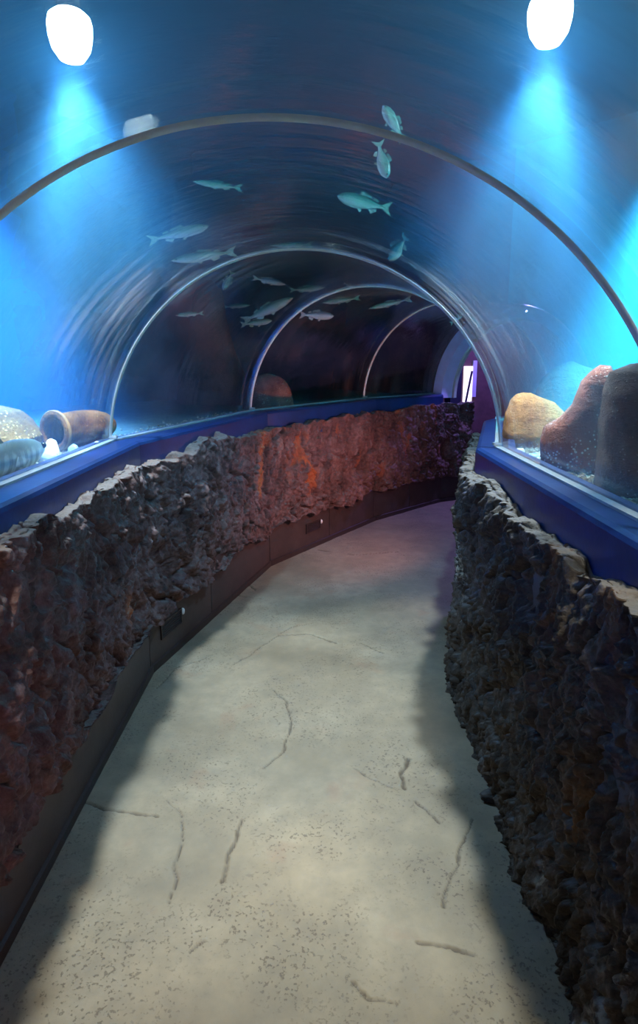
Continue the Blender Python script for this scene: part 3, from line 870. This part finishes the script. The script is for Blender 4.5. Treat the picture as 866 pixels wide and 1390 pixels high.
def fish_mesh(name, L, hgt, wid, mat, kind='slim'):
    """head towards +X, length L, hgt/wid = max half height / half width as a share of L"""
    n, m = 34, 20
    xs = np.linspace(0, 1, n)                       # 0 nose .. 1 tail root
    if kind == 'deep':
        prof = np.interp(xs, [0, .04, .15, .38, .6, .85, 1], [.04, .30, .72, 1, .82, .28, .20])
    elif kind == 'long':
        prof = np.interp(xs, [0, .05, .22, .4, .65, .88, 1], [.06, .28, .80, 1, .88, .38, .24])
    else:
        prof = np.interp(xs, [0, .04, .16, .36, .6, .86, 1], [.06, .36, .80, 1, .84, .34, .22])
    k = np.array([.25, .5, .25])
    p2 = np.convolve(np.pad(prof, 1, mode='edge'), k, 'valid'); p2[0] = prof[0]
    X = L*(.5-xs*.83)
    wp = p2*np.interp(xs, [0, .3, .8, 1], [1.1, 1, .7, .25])
    pts = []; mk = []
    for i in range(n):
        for j in range(m):
            a = 2*math.pi*j/m
            z = math.sin(a)*hgt*L*p2[i]*(1.0 if math.sin(a) > 0 else 1.06); y = math.cos(a)*wid*L*wp[i]
            pts.append((X[i], y, z)); mk.append(.5+.5*math.sin(a))
    faces = []
    for i in range(n-1):
        for j in range(m):
            k2 = (j+1) % m
            faces.append((i*m+j, i*m+k2, (i+1)*m+k2, (i+1)*m+j))
    faces.append(tuple(range(m))[::-1]); faces.append(tuple((n-1)*m+j for j in range(m)))
    def fin(outline, thick, mark, plane='xz', off=(0, 0, 0), rot=None):
        b = len(pts)
        c = np.mean(outline, 0)
        q = []
        for sd in (-1, 1):
            for (a, z) in outline:
                v = Vector((a, sd*thick*.35, z))
                q.append(v)
        for sd in (-1, 1): q.append(Vector((c[0], sd*thick, c[1])))
        for v in q:
            if rot is not None: v = rot @ v
            pts.append((v.x+off[0], v.y+off[1], v.z+off[2])); mk.append(mark)
        e = len(outline)
        for i in range(e):
            j = (i+1) % e
            faces.append((b+i, b+j, b+2*e)); faces.append((b+e+j, b+e+i, b+2*e+1)); faces.append((b+j, b+i, b+e+i, b+e+j))
    xt = L*(.5-.83); th = hgt*L*p2[-1]; fh = max(hgt*1.05, .085)*L
    fin([(xt+.02*L, th*.8), (xt-.05*L, fh*.55), (xt-.17*L, fh), (xt-.115*L, fh*.25), (xt-.105*L, 0), (xt-.115*L, -fh*.25), (xt-.17*L, -fh), (xt-.05*L, -fh*.55), (xt+.02*L, -th*.8)], .004*L+.0006, .55)
    H = hgt*L
    fin([(.12*L, H*.86), (.08*L, H*1.45), (0, H*1.3), (-.10*L, H*1.12), (-.11*L, H*.72), (0, H*.9)], .003*L+.0005, .8)
    fin([(-.14*L, H*.60), (-.165*L, H*1.0), (-.24*L, H*.75), (-.24*L, H*.42)], .003*L+.0005, .75)
    fin([(-.08*L, -H*.74), (-.12*L, -H*1.3), (-.22*L, -H*.85), (-.22*L, -H*.46)], .003*L+.0005, .4)
    fin([(.14*L, -H*.88), (.08*L, -H*1.45), (.04*L, -H*1.2), (.07*L, -H*.9)], .003*L+.0005, .35)
    for sd in (-1, 1):
        fin([(.24*L, 0), (.13*L, .025*L), (.10*L, -.015*L), (.17*L, -.03*L)], .002*L+.0005, .45, off=(0, sd*(wid*L*.9+.004*L), -.25*H), rot=Euler((0, 0, sd*-.35)).to_matrix() if False else Matrix.Rotation(0.0, 3, 'X'))
    me = bpy.data.meshes.new(name)
    me.from_pydata(pts, [], faces)
    at = me.attributes.new('mark', 'FLOAT', 'POINT'); at.data.foreach_set('value', np.array(mk, dtype=np.float32))
    for p in me.polygons: p.use_smooth = len(p.vertices) == 4
    b = bmesh.new(); b.from_mesh(me); bmesh.ops.recalc_face_normals(b, faces=b.faces[:]); b.to_mesh(me); b.free()
    me.materials.append(mat)
    return me, p2

def in_tunnel(p):
    best = None
    for s in np.arange(.4, S5, .04):
        for u in (0,):
            q = P3(s, 0, 0); d = seg_dir(s); rv = Vector((d[1], -d[0]))
            w = Vector((p.x-q.x, p.y-q.y)); al = abs(w.x*d[0]+w.y*d[1])
            if al < .05:
                uu = w.dot(rv)
                if abs(uu) < 1.6 and math.hypot(uu, p.z-ZC) < R+TH+.03: return True
    return False

def fish(head, tail, Yh, Yt, hgt, wid, mat, label, kind='slim', up=None):
    a = at_y(head[0], head[1], Yh); b = at_y(tail[0], tail[1], Yt)
    L = (a-b).length; c = (a+b)/2
    me, p2 = fish_mesh('fish', L, hgt, wid, M[mat], kind)
    o = link(bpy.data.objects.new('fish', me))
    x = (a-b).normalized(); z = Vector(up or (0, 0, 1)); y = z.cross(x).normalized(); z = x.cross(y)
    o.rotation_euler = Matrix((x, y, z)).transposed().to_euler(); o.location = c
    for p in (a, b, c):
        if in_tunnel(p): print('FISH IN TUNNEL', label, [round(v, 2) for v in p])
    er = max(.011*L, .0035)
    ex = .5-.075
    for sd in (-1, 1):
        b2 = bmesh.new(); bmesh.ops.create_icosphere(b2, subdivisions=2, radius=er)
        e = bm_obj('eye', b2, M['f_eye'], o, True)
        i = 3; wy = wid*L*p2[i]*1.05
        e.location = (ex*L, sd*wy*.88, hgt*L*p2[i]*.25)
    return tag(o, label, 'fish', 'fish swimming around the tunnel')

FISH = [
    ((520, 143), (549, 192), 3.3, 3.3, .15, .09, 'f_green', 'small green fish rising steeply above the thick arch rib', 'slim', (1, 0, .3)),
    ((525, 242), (513, 190), 3.2, 3.25, .16, .09, 'f_green', 'small green fish diving straight down below the thick arch rib', 'slim', (1, 0, 0)),
    ((458, 266), (532, 284), 4.3, 4.4, .12, .08, 'f_green', 'plump green fish with glinting silver back', 'slim', None),
    ((527, 354), (553, 320), 4.6, 4.65, .20, .11, 'f_teal', 'deep-bodied dark teal fish with orange belly', 'deep', (-.5, 0, 1)),
    ((283, 307), (200, 327), 5.0, 4.9, .082, .06, 'f_pale', 'yellow-green fish with forked tail swimming near the rock overhang', 'slim', None),
    ((232, 354), (322, 341), 5.2, 5.4, .07, .06, 'f_pale', 'long pale green fish, largest of the slender ones', 'long', None),
    ((262, 246), (330, 256), 4.6, 4.8, .06, .05, 'f_green', 'dim green fish just below the thick arch rib', 'long', None),
    ((303, 394), (316, 368), 6.3, 6.35, .17, .09, 'f_pale', 'small stubby pale fish pointing downwards', 'deep', (1, 0, 0)),
    ((388, 386), (342, 377), 6.8, 6.8, .085, .06, 'f_silver', 'slender silver-green fish tilted slightly nose down', 'long', None),
    ((398, 404), (328, 437), 6.8, 6.9, .085, .06, 'f_pale', 'slender green fish climbing nose up, long and bright', 'long', None),
    ((369, 435), (326, 441), 7.0, 7.0, .10, .07, 'f_pale', 'short pale green fish under the climbing slender fish', 'slim', None),
    ((453, 429), (406, 427), 6.9, 6.9, .115, .08, 'f_silver', 'bright silver fish with dark eye swimming level', 'slim', None),
    ((441, 390), (392, 394), 7.2, 7.2, .08, .06, 'f_green', 'slender dark green fish level above the bright silver fish', 'long', None),
    ((238, 428), (277, 425), 6.2, 6.3, .07, .05, 'f_green', 'thin dim green fish alone in the dark water', 'long', None),
    ((366, 333), (426, 332), 6.0, 6.0, .05, .04, 'f_green', 'thin dark green fish swimming level beneath the rock overhang', 'long', None),
    ((483, 391), (466, 384), 7.4, 7.4, .12, .08, 'f_silver', 'tiny silver fish above the slim arch rib', 'slim', None),
    ((438, 411), (490, 404), 7.6, 7.6, .07, .05, 'f_green', 'thin green fish just inside the slim arch rib', 'long', None),
    ((500, 419), (560, 405), 7.4, 7.4, .055, .045, 'f_pale', 'thin pale fish under the crown of a slim arch rib', 'long', None),
    ((629, 424), (611, 440), 5.2, 5.25, .20, .10, 'f_green', 'small bright green fish beside the slim rib over the orange boulder', 'deep', (.6, 0, 1)),
    ((340, 414), (302, 417), 7.4, 7.4, .07, .05, 'f_green', 'faint thin green fish behind the climbing slender fish', 'long', None),
]
for f in FISH: fish(*f)
# big fish resting on the sand next to the glass
fa, fb = Vector((-1.285, 2.96, ZB+.085)), Vector((-1.31, 2.02, ZB+.095))
me, p2 = fish_mesh('big_fish', (fa-fb).length, .075, .055, M['f_grey'], 'slim')
o = link(bpy.data.objects.new('big_fish', me)); x = (fa-fb).normalized(); z = Vector((0, 0, 1)); y = z.cross(x).normalized(); z = x.cross(y)
o.rotation_euler = Matrix((x, y, z)).transposed().to_euler(); o.location = (fa+fb)/2
L = (fa-fb).length
for sd in (-1, 1):
    b2 = bmesh.new(); bmesh.ops.create_icosphere(b2, subdivisions=2, radius=.014)
    e = bm_obj('eye', b2, M['f_eye'], o, True); e.location = (.43*L, sd*.055*L*.55, .02*L)
tag(o, 'big grey-green banded fish resting by the glass', 'fish', 'fish swimming around the tunnel')
